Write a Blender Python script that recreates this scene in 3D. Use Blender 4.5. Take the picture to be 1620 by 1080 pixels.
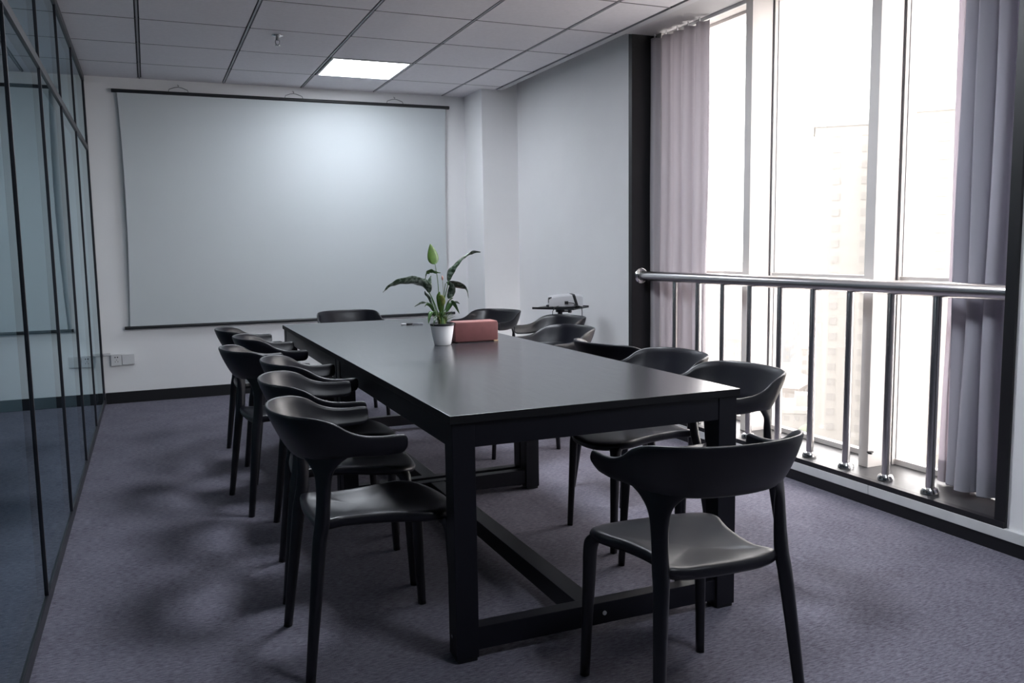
import bpy, bmesh, math, random
from mathutils import Vector, Matrix, noise

for o in list(bpy.data.objects):
    bpy.data.objects.remove(o, do_unlink=True)
random.seed(7)
C = bpy.context.scene.collection
R = math.radians
PI = math.pi

# ------------------------------------------------------------------ camera
CAM_H = 1.2254
yaw, pitch, roll = R(23.0232), R(6.333), R(-0.8795)
fwd = Vector((math.sin(yaw)*math.cos(pitch), math.cos(yaw)*math.cos(pitch), -math.sin(pitch)))
rt = Vector((math.cos(yaw), -math.sin(yaw), 0)); up = rt.cross(fwd)
r2 = rt*math.cos(roll) + up*math.sin(roll)
u2 = -rt*math.sin(roll) + up*math.cos(roll)
cd = bpy.data.cameras.new('camera'); cam = bpy.data.objects.new('camera', cd); C.objects.link(cam)
M = Matrix((( r2.x, u2.x, -fwd.x, 0), (r2.y, u2.y, -fwd.y, 0), (r2.z, u2.z, -fwd.z, CAM_H), (0, 0, 0, 1)))
cam.matrix_world = M
cd.sensor_width = 36.0; cd.sensor_fit = 'HORIZONTAL'
cd.lens = 1343.36/1620*36.0
cd.clip_start = 0.02; cd.clip_end = 3000
bpy.context.scene.camera = cam

# ------------------------------------------------------------------ world: white hazy overcast sky
w = bpy.data.worlds.new('hazy_sky'); bpy.context.scene.world = w; w.use_nodes = True
bg = w.node_tree.nodes['Background']
bg.inputs[0].default_value = (1.0, 0.965, 0.95, 1); bg.inputs[1].default_value = 2.0

vs = bpy.context.scene.view_settings
vs.view_transform = 'Standard'; vs.look = 'None'; vs.gamma = 1.0; vs.use_curve_mapping = False
vs.exposure = 2.30

PANEL_STRENGTH = 11.5
# daylight guides in the window openings (portals: they emit nothing, they only steer sky sampling)
for i_, (ya, yb) in enumerate(((2.26, 5.02),)):
    ld = bpy.data.lights.new('window_portal', 'AREA'); ld.shape = 'RECTANGLE'; ld.size = yb-ya; ld.size_y = 2.48
    ld.cycles.is_portal = True
    lo = bpy.data.objects.new('window_portal', ld); bpy.context.scene.collection.objects.link(lo)
    lo.location = (3.46, (ya+yb)/2, 1.365); lo.rotation_euler = (PI/2, 0, PI/2)

# ------------------------------------------------------------------ dimensions
H = 2.616          # ceiling
LX = -0.389        # glass partition
RX = 3.032         # window wall
D = 7.612          # back wall
YB = -1.6          # wall behind the camera

# ------------------------------------------------------------------ materials
def mat(name, color, rough=0.5, metal=0.0, spec=0.5, noise_amt=0.0, noise_scale=20, bump=0.0, bump_scale=200, bump_dist=0.001, rough_var=0.0):
    m = bpy.data.materials.new(name); m.use_nodes = True
    nt = m.node_tree; b = nt.nodes['Principled BSDF']
    b.inputs['Base Color'].default_value = (*color, 1); b.inputs['Roughness'].default_value = rough
    b.inputs['Metallic'].default_value = metal; b.inputs['Specular IOR Level'].default_value = spec
    tc = nt.nodes.new('ShaderNodeTexCoord')
    if noise_amt > 0 or rough_var > 0:
        n = nt.nodes.new('ShaderNodeTexNoise'); n.inputs['Scale'].default_value = noise_scale; n.inputs['Detail'].default_value = 5
        nt.links.new(tc.outputs['Object'], n.inputs['Vector'])
        if noise_amt > 0:
            r = nt.nodes.new('ShaderNodeValToRGB')
            r.color_ramp.elements[0].position = 0.3; r.color_ramp.elements[1].position = 0.7
            r.color_ramp.elements[0].color = (*[c*(1-noise_amt) for c in color], 1)
            r.color_ramp.elements[1].color = (*[min(1, c*(1+noise_amt)) for c in color], 1)
            nt.links.new(n.outputs['Fac'], r.inputs['Fac']); nt.links.new(r.outputs['Color'], b.inputs['Base Color'])
        if rough_var > 0:
            mr = nt.nodes.new('ShaderNodeMapRange')
            mr.inputs['To Min'].default_value = max(0, rough-rough_var); mr.inputs['To Max'].default_value = min(1, rough+rough_var)
            nt.links.new(n.outputs['Fac'], mr.inputs['Value']); nt.links.new(mr.outputs['Result'], b.inputs['Roughness'])
    if bump > 0:
        n2 = nt.nodes.new('ShaderNodeTexNoise'); n2.inputs['Scale'].default_value = bump_scale; n2.inputs['Detail'].default_value = 4
        nt.links.new(tc.outputs['Object'], n2.inputs['Vector'])
        bp = nt.nodes.new('ShaderNodeBump'); bp.inputs['Strength'].default_value = bump; bp.inputs['Distance'].default_value = bump_dist
        nt.links.new(n2.outputs['Fac'], bp.inputs['Height']); nt.links.new(bp.outputs['Normal'], b.inputs['Normal'])
    return m

m_wall = mat('wall_paint', (0.83, 0.825, 0.83), 0.65, noise_amt=0.015, noise_scale=3, bump=0.15, bump_scale=60)
m_tile = mat('ceiling_tile', (0.72, 0.70, 0.73), 0.9, noise_amt=0.03, noise_scale=40, bump=0.3, bump_scale=250)
m_tbar = mat('ceiling_grid', (0.30, 0.30, 0.32), 0.5)
m_gap = mat('grid_shadow_gap', (0.03, 0.03, 0.035), 0.8)
m_black_trim = mat('black_trim', (0.006, 0.006, 0.008), 0.45, bump=0.1, bump_scale=40)
m_white_strip = mat('white_strip', (0.62, 0.62, 0.62), 0.5, noise_amt=0.06, noise_scale=12)
m_sill = mat('sill_stone', (0.035, 0.034, 0.036), 0.4, noise_amt=0.5, noise_scale=14, bump=0.2, bump_scale=50, rough_var=0.15)
m_mull = mat('painted_mullion', (0.55, 0.52, 0.50), 0.5, noise_amt=0.02, noise_scale=8)
m_mulldark = mat('window_gasket', (0.03, 0.025, 0.03), 0.5)
m_plastic = mat('black_plastic', (0.0045, 0.0045, 0.0085), 0.36, spec=0.5, bump=0.06, bump_scale=900, rough_var=0.05, noise_scale=9)
m_legmetal = mat('black_metal', (0.0055, 0.0055, 0.0100), 0.42, spec=0.35, bump=0.05, bump_scale=500)
m_white_plastic = mat('white_plastic', (0.62, 0.62, 0.63), 0.35)
m_projector = mat('projector_shell', (0.66, 0.66, 0.68), 0.4)
m_dark_plastic = mat('dark_plastic', (0.012, 0.013, 0.016), 0.4)
m_ceramic = mat('white_pot', (0.80, 0.80, 0.82), 0.35, bump=0.05, bump_scale=60)
m_soil = mat('potting_soil', (0.02, 0.015, 0.012), 0.95, bump=0.8, bump_scale=150, bump_dist=0.004)
m_box = mat('salmon_leather', (0.135, 0.045, 0.045), 0.5, noise_amt=0.08, noise_scale=30, bump=0.15, bump_scale=300)
m_boxedge = mat('salmon_edge', (0.33, 0.15, 0.14), 0.5)
m_leaf = mat('leaf_dark', (0.025, 0.062, 0.025), 0.34, noise_amt=0.35, noise_scale=70, bump=0.3, bump_scale=80)
for n_ in m_leaf.node_tree.nodes:
    if n_.type == 'VALTORGB':                       # pale grey-green streaks where the noise runs high
        n_.color_ramp.elements[0].position = .44; n_.color_ramp.elements[0].color = (.014, .032, .014, 1)
        n_.color_ramp.elements[1].position = .66; n_.color_ramp.elements[1].color = (.16, .20, .165, 1)
m_leaf2 = mat('leaf_bright', (0.045, 0.098, 0.011), 0.4, noise_amt=0.2, noise_scale=50)
m_leaf3 = mat('leaf_mid', (0.055, 0.12, 0.035), 0.4, noise_amt=0.35, noise_scale=60)
m_leaf4 = mat('leaf_yellowing', (0.14, 0.17, 0.04), 0.5, noise_amt=0.4, noise_scale=60)
m_bud = mat('flower_bud', (0.42, 0.22, 0.18), 0.5)
m_steel = mat('polished_steel', (0.62, 0.60, 0.60), 0.26, metal=1.0)
m_chrome = mat('chrome', (0.7, 0.7, 0.7), 0.12, metal=1.0)
m_screen = mat('screen_fabric', (0.57, 0.605, 0.62), 0.6, spec=0.35, noise_amt=0.012, noise_scale=2.0, bump=0.05, bump_scale=3, bump_dist=0.01)
m_wire = mat('steel_wire', (0.25, 0.25, 0.26), 0.4, metal=0.8)
m_partition = mat('partition_frame', (0.018, 0.018, 0.024), 0.4)
m_alu = mat('partition_rail', (0.035, 0.035, 0.042), 0.45, metal=0.1)
m_corridor = mat('corridor_wall', (0.30, 0.34, 0.37), 0.8, noise_amt=0.03, noise_scale=2)

def carpet_mat():
    m = bpy.data.materials.new('carpet'); m.use_nodes = True
    nt = m.node_tree; b = nt.nodes['Principled BSDF']; b.inputs['Roughness'].default_value = 0.95
    b.inputs['Specular IOR Level'].default_value = 0.15
    tc = nt.nodes.new('ShaderNodeTexCoord')
    mp = nt.nodes.new('ShaderNodeMapping'); mp.inputs['Scale'].default_value = (0.8, 3.5, 1.0)
    nt.links.new(tc.outputs['Object'], mp.inputs['Vector'])
    n1 = nt.nodes.new('ShaderNodeTexNoise'); n1.inputs['Scale'].default_value = 48; n1.inputs['Detail'].default_value = 5; n1.inputs['Roughness'].default_value = .7
    nt.links.new(mp.outputs['Vector'], n1.inputs['Vector'])
    n2 = nt.nodes.new('ShaderNodeTexNoise'); n2.inputs['Scale'].default_value = 5; n2.inputs['Detail'].default_value = 3
    nt.links.new(tc.outputs['Object'], n2.inputs['Vector'])
    mx = nt.nodes.new('ShaderNodeMath'); mx.operation = 'MULTIPLY_ADD'; mx.inputs[1].default_value = 0.16
    nt.links.new(n2.outputs['Fac'], mx.inputs[0]); nt.links.new(n1.outputs['Fac'], mx.inputs[2])
    r = nt.nodes.new('ShaderNodeValToRGB')
    r.color_ramp.elements[0].position = 0.40; r.color_ramp.elements[0].color = (0.068, 0.064, 0.088, 1)
    r.color_ramp.elements[1].position = 0.76; r.color_ramp.elements[1].color = (0.225, 0.215, 0.26, 1)
    nt.links.new(mx.outputs[0], r.inputs['Fac'])
    # a few faint brown stains
    n3 = nt.nodes.new('ShaderNodeTexNoise'); n3.inputs['Scale'].default_value = 2.3; n3.inputs['Detail'].default_value = 2
    nt.links.new(tc.outputs['Object'], n3.inputs['Vector'])
    mr = nt.nodes.new('ShaderNodeMapRange'); mr.inputs['From Min'].default_value = .62; mr.inputs['From Max'].default_value = .78; mr.inputs['To Max'].default_value = .15
    nt.links.new(n3.outputs['Fac'], mr.inputs['Value'])
    mix = nt.nodes.new('ShaderNodeMix'); mix.data_type = 'RGBA'; mix.inputs[7].default_value = (0.085, 0.065, 0.06, 1)
    nt.links.new(mr.outputs['Result'], mix.inputs[0]); nt.links.new(r.outputs['Color'], mix.inputs[6])
    nt.links.new(mix.outputs[2], b.inputs['Base Color'])
    bp = nt.nodes.new('ShaderNodeBump'); bp.inputs['Strength'].default_value = .5; bp.inputs['Distance'].default_value = .004
    n4 = nt.nodes.new('ShaderNodeTexNoise'); n4.inputs['Scale'].default_value = 260; n4.inputs['Detail'].default_value = 3
    nt.links.new(tc.outputs['Object'], n4.inputs['Vector'])
    nt.links.new(n4.outputs['Fac'], bp.inputs['Height']); nt.links.new(bp.outputs['Normal'], b.inputs['Normal'])
    return m
m_carpet = carpet_mat()

def tabletop_mat():
    m = bpy.data.materials.new('dark_tabletop'); m.use_nodes = True
    nt = m.node_tree; b = nt.nodes['Principled BSDF']
    tc = nt.nodes.new('ShaderNodeTexCoord')
    mp = nt.nodes.new('ShaderNodeMapping'); mp.inputs['Scale'].default_value = (14.0, 1.6, 1.0)
    nt.links.new(tc.outputs['Object'], mp.inputs['Vector'])
    n1 = nt.nodes.new('ShaderNodeTexNoise'); n1.inputs['Scale'].default_value = 6; n1.inputs['Detail'].default_value = 8; n1.inputs['Roughness'].default_value = .65
    nt.links.new(mp.outputs['Vector'], n1.inputs['Vector'])
    r = nt.nodes.new('ShaderNodeValToRGB')
    r.color_ramp.elements[0].position = 0.3; r.color_ramp.elements[0].color = (0.014, 0.015, 0.018, 1)
    r.color_ramp.elements[1].position = 0.75; r.color_ramp.elements[1].color = (0.034, 0.035, 0.040, 1)
    nt.links.new(n1.outputs['Fac'], r.inputs['Fac']); nt.links.new(r.outputs['Color'], b.inputs['Base Color'])
    mr = nt.nodes.new('ShaderNodeMapRange'); mr.inputs['To Min'].default_value = .21; mr.inputs['To Max'].default_value = .29
    nt.links.new(n1.outputs['Fac'], mr.inputs['Value']); nt.links.new(mr.outputs['Result'], b.inputs['Roughness'])
    b.inputs['Specular IOR Level'].default_value = 1.0
    b.inputs['Coat Weight'].default_value = 0.2; b.inputs['Coat Roughness'].default_value = 0.16
    bp = nt.nodes.new('ShaderNodeBump'); bp.inputs['Strength'].default_value = .012; bp.inputs['Distance'].default_value = .0002
    nt.links.new(n1.outputs['Fac'], bp.inputs['Height']); nt.links.new(bp.outputs['Normal'], b.inputs['Normal'])
    return m
m_top = tabletop_mat()
m_edge = mat('black_edge_band', (0.006, 0.006, 0.008), 0.55, spec=0.3)

def glass_mat(name, tint, ior=1.5, through=(1, 1, 1)):
    m = bpy.data.materials.new(name); m.use_nodes = True
    nt = m.node_tree; nt.nodes.clear()
    out = nt.nodes.new('ShaderNodeOutputMaterial')
    geo = nt.nodes.new('ShaderNodeNewGeometry')
    dt = nt.nodes.new('ShaderNodeVectorMath'); dt.operation = 'DOT_PRODUCT'
    nt.links.new(geo.outputs['Incoming'], dt.inputs[0]); nt.links.new(geo.outputs['Normal'], dt.inputs[1])
    def mth(op, a, b=None):
        n = nt.nodes.new('ShaderNodeMath'); n.operation = op
        for i, q in enumerate((a, b)):
            if q is None: continue
            if isinstance(q, (int, float)): n.inputs[i].default_value = q
            else: nt.links.new(q, n.inputs[i])
        return n.outputs[0]
    f0 = 2*((ior-1)/(ior+1))**2
    sch = mth('ADD', mth('MULTIPLY', mth('POWER', mth('SUBTRACT', 1.0, mth('ABSOLUTE', dt.outputs['Value'])), 4.2), 1-f0), f0)
    fac = mth('MULTIPLY', sch, mth('SUBTRACT', 1.0, geo.outputs['Backfacing']))
    gl = nt.nodes.new('ShaderNodeBsdfGlossy'); gl.inputs['Roughness'].default_value = 0.0; gl.inputs['Color'].default_value = (*tint, 1)
    tr = nt.nodes.new('ShaderNodeBsdfTransparent'); tr.inputs['Color'].default_value = (*through, 1)
    mx = nt.nodes.new('ShaderNodeMixShader')
    nt.links.new(fac, mx.inputs[0]); nt.links.new(tr.outputs[0], mx.inputs[1]); nt.links.new(gl.outputs[0], mx.inputs[2])
    nt.links.new(mx.outputs[0], out.inputs[0])
    return m
m_pglass = glass_mat('partition_glass', (0.80, 0.93, 0.97), 1.6, (0.70, 0.80, 0.84))
m_wglass = glass_mat('window_glass', (0.95, 0.97, 0.97), 1.35, (0.97, 0.97, 0.97))

def cloth_mat(name, color, trans, amt=0.5):
    m = bpy.data.materials.new(name); m.use_nodes = True
    nt = m.node_tree; nt.nodes.clear()
    out = nt.nodes.new('ShaderNodeOutputMaterial')
    tc = nt.nodes.new('ShaderNodeTexCoord')
    wv = nt.nodes.new('ShaderNodeTexNoise'); wv.inputs['Scale'].default_value = 300; wv.inputs['Detail'].default_value = 2
    nt.links.new(tc.outputs['Object'], wv.inputs['Vector'])
    bp = nt.nodes.new('ShaderNodeBump'); bp.inputs['Strength'].default_value = .2; bp.inputs['Distance'].default_value = .001
    nt.links.new(wv.outputs['Fac'], bp.inputs['Height'])
    df = nt.nodes.new('ShaderNodeBsdfDiffuse'); df.inputs['Color'].default_value = (*color, 1)
    tl = nt.nodes.new('ShaderNodeBsdfTranslucent'); tl.inputs['Color'].default_value = (*trans, 1)
    nt.links.new(bp.outputs['Normal'], df.inputs['Normal'])
    mx = nt.nodes.new('ShaderNodeMixShader'); mx.inputs[0].default_value = amt
    nt.links.new(df.outputs[0], mx.inputs[1]); nt.links.new(tl.outputs[0], mx.inputs[2]); nt.links.new(mx.outputs[0], out.inputs[0])
    return m
m_curt_l = cloth_mat('lavender_curtain', (0.66, 0.63, 0.66), (0.45, 0.425, 0.445), 0.52)
m_curt_r = cloth_mat('grey_curtain', (0.56, 0.55, 0.61), (0.36, 0.35, 0.40), 0.42)
m_sheer = cloth_mat('pale_curtain', (0.62, 0.58, 0.62), (0.56, 0.52, 0.55), 0.5)

def emit_mat(name, color, s):
    m = bpy.data.materials.new(name); m.use_nodes = True
    nt = m.node_tree; nt.nodes.clear()
    out = nt.nodes.new('ShaderNodeOutputMaterial'); e = nt.nodes.new('ShaderNodeEmission')
    e.inputs[0].default_value = (*color, 1); e.inputs[1].default_value = s
    nt.links.new(e.outputs[0], out.inputs[0]); return m
m_panel = emit_mat('led_panel', (0.865, 0.92, 1.0), PANEL_STRENGTH)
m_panel_far = emit_mat('led_panel_far', (0.865, 0.92, 1.0), PANEL_STRENGTH*.46)

# ------------------------------------------------------------------ mesh helpers
def obj(name, bm, m, parent=None, smooth=False, loc=None):
    me = bpy.data.meshes.new(name)
    bmesh.ops.recalc_face_normals(bm, faces=bm.faces)
    bm.to_mesh(me); bm.free()
    for x in (m if isinstance(m, (list, tuple)) else [m]): me.materials.append(x)
    if smooth:
        for p in me.polygons: p.use_smooth = True
    o = bpy.data.objects.new(name, me); C.objects.link(o)
    if loc is not None: o.location = loc
    if parent: o.parent = parent
    return o
def auto_smooth(o, ang=40):
    me = o.data
    for p in me.polygons: p.use_smooth = True
    bm = bmesh.new(); bm.from_mesh(me)
    for e in bm.edges:
        if len(e.link_faces) == 2 and e.calc_face_angle(0) > R(ang): e.smooth = False
    bm.to_mesh(me); bm.free()
    return o
def box(bm, x0, x1, y0, y1, z0, z1, bev=0.0, mi=0):
    res = bmesh.ops.create_cube(bm, size=1)
    vs_ = res['verts']
    for v in vs_:
        v.co = Vector((x0+(v.co.x+.5)*(x1-x0), y0+(v.co.y+.5)*(y1-y0), z0+(v.co.z+.5)*(z1-z0)))
    fs = set(f for v in vs_ for f in v.link_faces)
    for f in fs: f.material_index = mi
    if bev > 0:
        es = list(set(e for v in vs_ for e in v.link_edges))
        r = bmesh.ops.bevel(bm, geom=es, offset=bev, segments=2, affect='EDGES', profile=0.6)
        for f in r['faces']: f.material_index = mi
def bx(*a, bev=0.0):
    bm = bmesh.new(); box(bm, *a, bev=bev); return bm
def loft(bm, rings, cap=True, mi=0, closed=True):
    vr = [[bm.verts.new(p) for p in r] for r in rings]
    n = len(vr[0])
    for a, b in zip(vr, vr[1:]):
        for i in range(n if closed else n-1):
            f = bm.faces.new((a[i], a[(i+1) % n], b[(i+1) % n], b[i])); f.material_index = mi
    if cap:
        bm.faces.new(vr[0][::-1]); bm.faces.new(vr[-1])
    return vr
def tube(bm, pts, rad, n=10, cap=True, mi=0):
    pts = [Vector(p) for p in pts]; rings = []
    if not isinstance(rad, (list, tuple)): rad = [rad]*len(pts)
    prev = None
    for i, p in enumerate(pts):
        t = (pts[min(i+1, len(pts)-1)]-pts[max(i-1, 0)]).normalized()
        if prev is None:
            a = Vector((0, 0, 1)) if abs(t.z) < .9 else Vector((1, 0, 0))
            u = t.cross(a).normalized()
        else:
            u = (prev - t*prev.dot(t)).normalized()
        prev = u; v = t.cross(u)
        rings.append([p+(u*math.cos(2*PI*k/n)+v*math.sin(2*PI*k/n))*rad[i] for k in range(n)])
    return loft(bm, rings, cap, mi)
def lathe(bm, prof, c=(0, 0, 0), n=32, mi=0, cap=False):
    rings = [[Vector((c[0]+r*math.cos(2*PI*k/n), c[1]+r*math.sin(2*PI*k/n), c[2]+z)) for k in range(n)] for r, z in prof]
    return loft(bm, rings, cap, mi)
def catmull(P, n):
    P = [Vector(p) for p in P]; out = []
    for i in range(len(P)-1):
        p0 = P[i-1] if i > 0 else P[0]*2-P[1]; p1 = P[i]; p2 = P[i+1]; p3 = P[i+2] if i+2 < len(P) else P[-1]*2-P[-2]
        for k in range(n):
            t = k/n
            out.append(0.5*((2*p1)+(p2-p0)*t+(2*p0-5*p1+4*p2-p3)*t*t+(3*p1-p0-3*p2+p3)*t**3))
    out.append(P[-1]); return out
def prop(o, label=None, cat=None, group=None, kind=None):
    if label: o['label'] = label
    if cat: o['category'] = cat
    if group: o['group'] = group
    if kind: o['kind'] = kind
    return o
def empty(name, loc, rz=0, **k):
    o = bpy.data.objects.new(name, None); C.objects.link(o); o.location = loc; o.rotation_euler = (0, 0, rz)
    o.empty_display_size = .1
    return prop(o, **k)
def struct(name, bm, m, label=None, smooth=False):
    o = obj(name, bm, m, smooth=smooth); o['kind'] = 'structure'
    if label: o['label'] = label
    o['category'] = name.split('_')[0]
    return o

# ================================================================== SETTING
# floor (carpet), also running on into the corridor behind the glass
struct('floor', bx(-2.6, RX+0.02, YB, D+0.05, -0.08, 0.0), m_carpet, 'grey-purple low pile carpet floor of the meeting room')

# back wall + column with chamfered corner
struct('wall_back', bx(-2.6, 3.5, D, D+0.15, 0, 3.0), m_wall, 'pale painted wall behind the projection screen')
bm = bmesh.new()
poly = [(2.787, D+.01), (2.787, 7.165), (3.25, 7.165), (3.25, D+.01)]
loft(bm, [[Vector((x, y, 0)) for x, y in poly], [Vector((x, y, H+.20)) for x, y in poly]])
struct('wall_column', bm, m_wall, 'boxed square column in the right back corner')
# right wall: beyond the window, and near side of the window
struct('wall_right', bx(3.130, 3.30, 5.064, D+.01, 0, 3.0), m_wall, 'pale wall between the column and the black window jamb')
bm = bx(3.040, 3.25, YB, 2.218, 0, 3.0)
struct('wall_right_near', bm, m_wall, 'pale wall on the near side of the window')
struct('wall_rear', bx(-2.6, 3.5, YB-.15, YB, 0, 3.0), mat('rear_wall_paint', (0.22, 0.22, 0.24), 0.7), 'dark grey wall behind the viewer')

# ceiling: one mesh of tiles with grooves, grid bars
xl = [-0.62, 0.02, 0.66, 1.297, 1.932, 2.57, 2.925]
yl = [7.66, 7.02, 6.362, 5.706, 5.06, 4.41, 3.765, 3.12, 2.475, 1.83, 1.185, .54, -.105, -.75, -1.6]
bm = bmesh.new()
for i in range(len(xl)-1):
    for j in range(len(yl)-1):
        x0, x1, y1, y0 = xl[i], xl[i+1], yl[j], yl[j+1]
        x0 = max(x0, LX)
        if i == 3 and j in (1, 6, 10): continue                          # opening of the LED panel
        box(bm, x0+(.014 if i else 0), x1-.014, y0+.008, y1-.008, H, H+.012, 0)
struct('ceiling', bm, m_tile, 'grey mineral tile suspended ceiling')
bm = bmesh.new(); box(bm, LX-.05, 2.95, YB, D+.02, H+.010, H+.03)
# leave hole above the lamp is not needed: the lamp body hangs just under this backing
struct('ceiling_backing', bm, m_gap, 'dark shadow gaps between the ceiling tiles')
bm = bmesh.new()
for x in xl[1:6]: box(bm, x-.0055, x+.0055, YB, D, H-.001, H+.011)
struct('trim_1', bm, m_tbar, 'long metal bars of the ceiling grid')
bm = bmesh.new()
for y in yl[1:-1]: box(bm, LX+.01, 2.93, y-.0075, y+.0075, H+.0005, H+.0095)
struct('trim_8', bm, mat('ceiling_cross_bar', (.075, .075, .08), .6), 'thin dark cross bars of the ceiling grid')
bm = bmesh.new()
box(bm, 2.931, 2.985, YB, 7.163, H-.003, H+.03)
struct('trim_2', bm, mat('ceiling_border', (.50, .50, .52), .8), 'plain border strip along the right edge of the ceiling')
bm = bmesh.new()
box(bm, 2.985, 3.245, YB, 5.03, H-.001, H+.3)
box(bm, 2.985, 3.14, 5.03, 7.163, H+.13, H+.3); box(bm, 2.95, 2.985, 5.03, 7.163, H+.02, H+.3)
struct('ceiling_soffit', bm, mat('soffit_paint', (.46, .45, .46), .8), 'plain plaster soffit above the window')
bm = bmesh.new(); box(bm, -2.6, LX-.03, YB, D+.02, H, H+.05)
struct('ceiling_corridor', bm, m_tile, 'ceiling of the corridor behind the glass')
bm = bmesh.new(); box(bm, -2.75, -2.6, YB, D, 0, H+.05)
struct('wall_left', bm, m_corridor, 'dim corridor wall behind the glass partition')

# baseboards
struct('baseboard_back', bx(LX+.01, 2.79, D-.014, D+.005, 0, .092, bev=.002), m_black_trim, 'black baseboard along the back wall')
bm = bmesh.new()
pl = [(2.775, D), (2.775, 7.153), (3.14, 7.153), (3.14, D)]
loft(bm, [[Vector((x, y, 0)) for x, y in pl], [Vector((x, y, .092)) for x, y in pl]])
struct('baseboard_column', bm, m_black_trim, 'black baseboard around the column')
struct('baseboard_right', bx(RX-.004, RX+.02, YB, 5.066, 0, .056), m_black_trim, 'black baseboard under the window sill and right wall')
bm = bmesh.new()
y = YB
for y1 in (.4, 2.9, 5.066):
    box(bm, RX-.012, RX+.03, y, y1-.002, .056, .100, .003); y = y1
struct('trim_3', bm, m_white_strip, 'white strip running above the black baseboard below the window')

# window sill, jambs
bm = bmesh.new()
box(bm, 3.05, 3.42, 2.2, 5.07, 0.0, .120, .003)
box(bm, 3.02, 3.42, 5.02, 5.066, 0, .10)
struct('window_sill', bm, m_sill, 'dark stone sill behind the railing')
struct('trim_4', bx(3.022, 3.055, 2.218, 5.03, .098, .124), m_black_trim, 'black edge strip in front of the sill')
struct('trim_5', bx(RX-.002, 3.42, 5.022, 5.066, .10, H+.02, bev=.002), m_black_trim, 'black jamb panel at the far side of the window')
struct('trim_6', bx(RX-.004, 3.42, 2.216, 2.264, .10, H, bev=.002), m_black_trim, 'black jamb panel at the near side of the window')
bm = bmesh.new(); box(bm, 3.245, 3.42, 2.2, 5.07, H-.006, H+.3)
struct('trim_7', bm, m_mull, 'light window head above the panes')
struct('wall_outer', bx(3.42, 3.6, 2.0, 5.3, H, 3.1), m_wall, 'outer wall above the window')

# mullions and panes
def mullion(n, y0):
    bm = bmesh.new()
    box(bm, 3.200, 3.343, y0, y0+.060, .12, H, .002)
    box(bm, 3.343, 3.350, y0-.004, y0+.064, .12, H, 0, 1)
    box(bm, 3.350, 3.372, y0-.010, y0+.070, .12, H, .001)
    box(bm, 3.372, 3.376, y0-.012, y0+.072, .12, H, 0, 1)
    box(bm, 3.376, 3.44, y0-.002, y0+.062, .12, H, 0)
    return struct('window_frame_%d' % n, bm, [m_mull, m_mulldark], ['window mullion nearest the dark right curtain', 'window mullion beside the lavender curtain', 'window mullion behind the dark right curtain', 'window mullion behind the lavender curtain'][n-1])
for n, y0 in enumerate((3.079, 4.003, 2.155+.06, 4.93)): mullion(n+1, y0)
bm = bmesh.new(); box(bm, 3.192, 3.222, 3.064, 3.080, .196, .203, .002); box(bm, 3.198, 3.208, 3.058, 3.080, .190, .202, .002)
lt = obj('window_latch', bm, m_black_trim); prop(lt, 'tiny black latch low on the side of the middle window mullion', 'latch')
ysp = [2.285, 3.077, 4.001, 4.928, 5.03]
for n, (a, b) in enumerate(zip([2.29, 3.145, 4.07], [3.070, 3.995, 4.925])):
    w_ = empty('window_%d' % (n+1), (3.38, (a+b)/2, .12)); w_['kind'] = 'structure'; w_['category'] = 'window'
    w_['label'] = ['window bay beside the dark curtain', 'middle window bay with the widest view of the towers', 'window bay beside the lavender curtain'][n]
    bm = bmesh.new()
    y0, y1 = a-w_.location.y, b-w_.location.y
    box(bm, -.004, .004, y0, y1, .022, 2.49)
    obj('pane', bm, m_wglass, w_)
    bm = bmesh.new()
    box(bm, -.012, .03, y0, y1, 0.001, .028, .001); box(bm, -.012, .03, y0, y1, 2.472, 2.489, .001)
    box(bm, -.016, .03, y0, y1, .905, .935, .002)
    obj('rail', bm, m_mull, w_)

# glass partition on the left: mullions, rails, panes
ym = [7.49, 6.42, 5.365, 4.315, 3.262, 2.21, 1.16, .11, -.94]
gp = empty('glass_partition', (LX, 3.0, 0)); gp['kind'] = 'structure'; gp['category'] = 'wall'; gp['label'] = 'glazed partition with thin black mullions along the left side'
g0 = Vector((LX, 3.0, 0))
def gbox(name, m, x0, x1, y0, y1, z0, z1, bev=.001, mats=None):
    bm = bmesh.new(); box(bm, x0-g0.x, x1-g0.x, y0-g0.y, y1-g0.y, z0, z1, bev); return obj(name, bm, m, gp)
gbox('floor_track', m_partition, LX-.045, LX+.004, YB, D, 0, .045)
gbox('head_track', m_alu, LX-.045, LX+.008, YB, D, H-.045, H)
gbox('transom', m_alu, LX-.045, LX+.006, YB, D, 2.032, 2.070)
gbox('end_post', m_partition, LX-.045, LX+.006, D-.05, D, 0, H)
for y in ym[1:]:
    gbox('mullion', m_partition, LX-.03, LX+.0045, y-.007, y+.007, .045, H-.045)
ys = [D-.05]+[y for y in ym[1:]]+[YB]
for a, b in zip(ys, ys[1:]):
    gbox('lower_pane', m_pglass, LX-.012, LX-.002, b+.007, a-.007, .045, 2.032, 0)
    gbox('upper_pane', m_pglass, LX-.012, LX-.002, b+.007, a-.007, 2.070, H-.045, 0)

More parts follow.
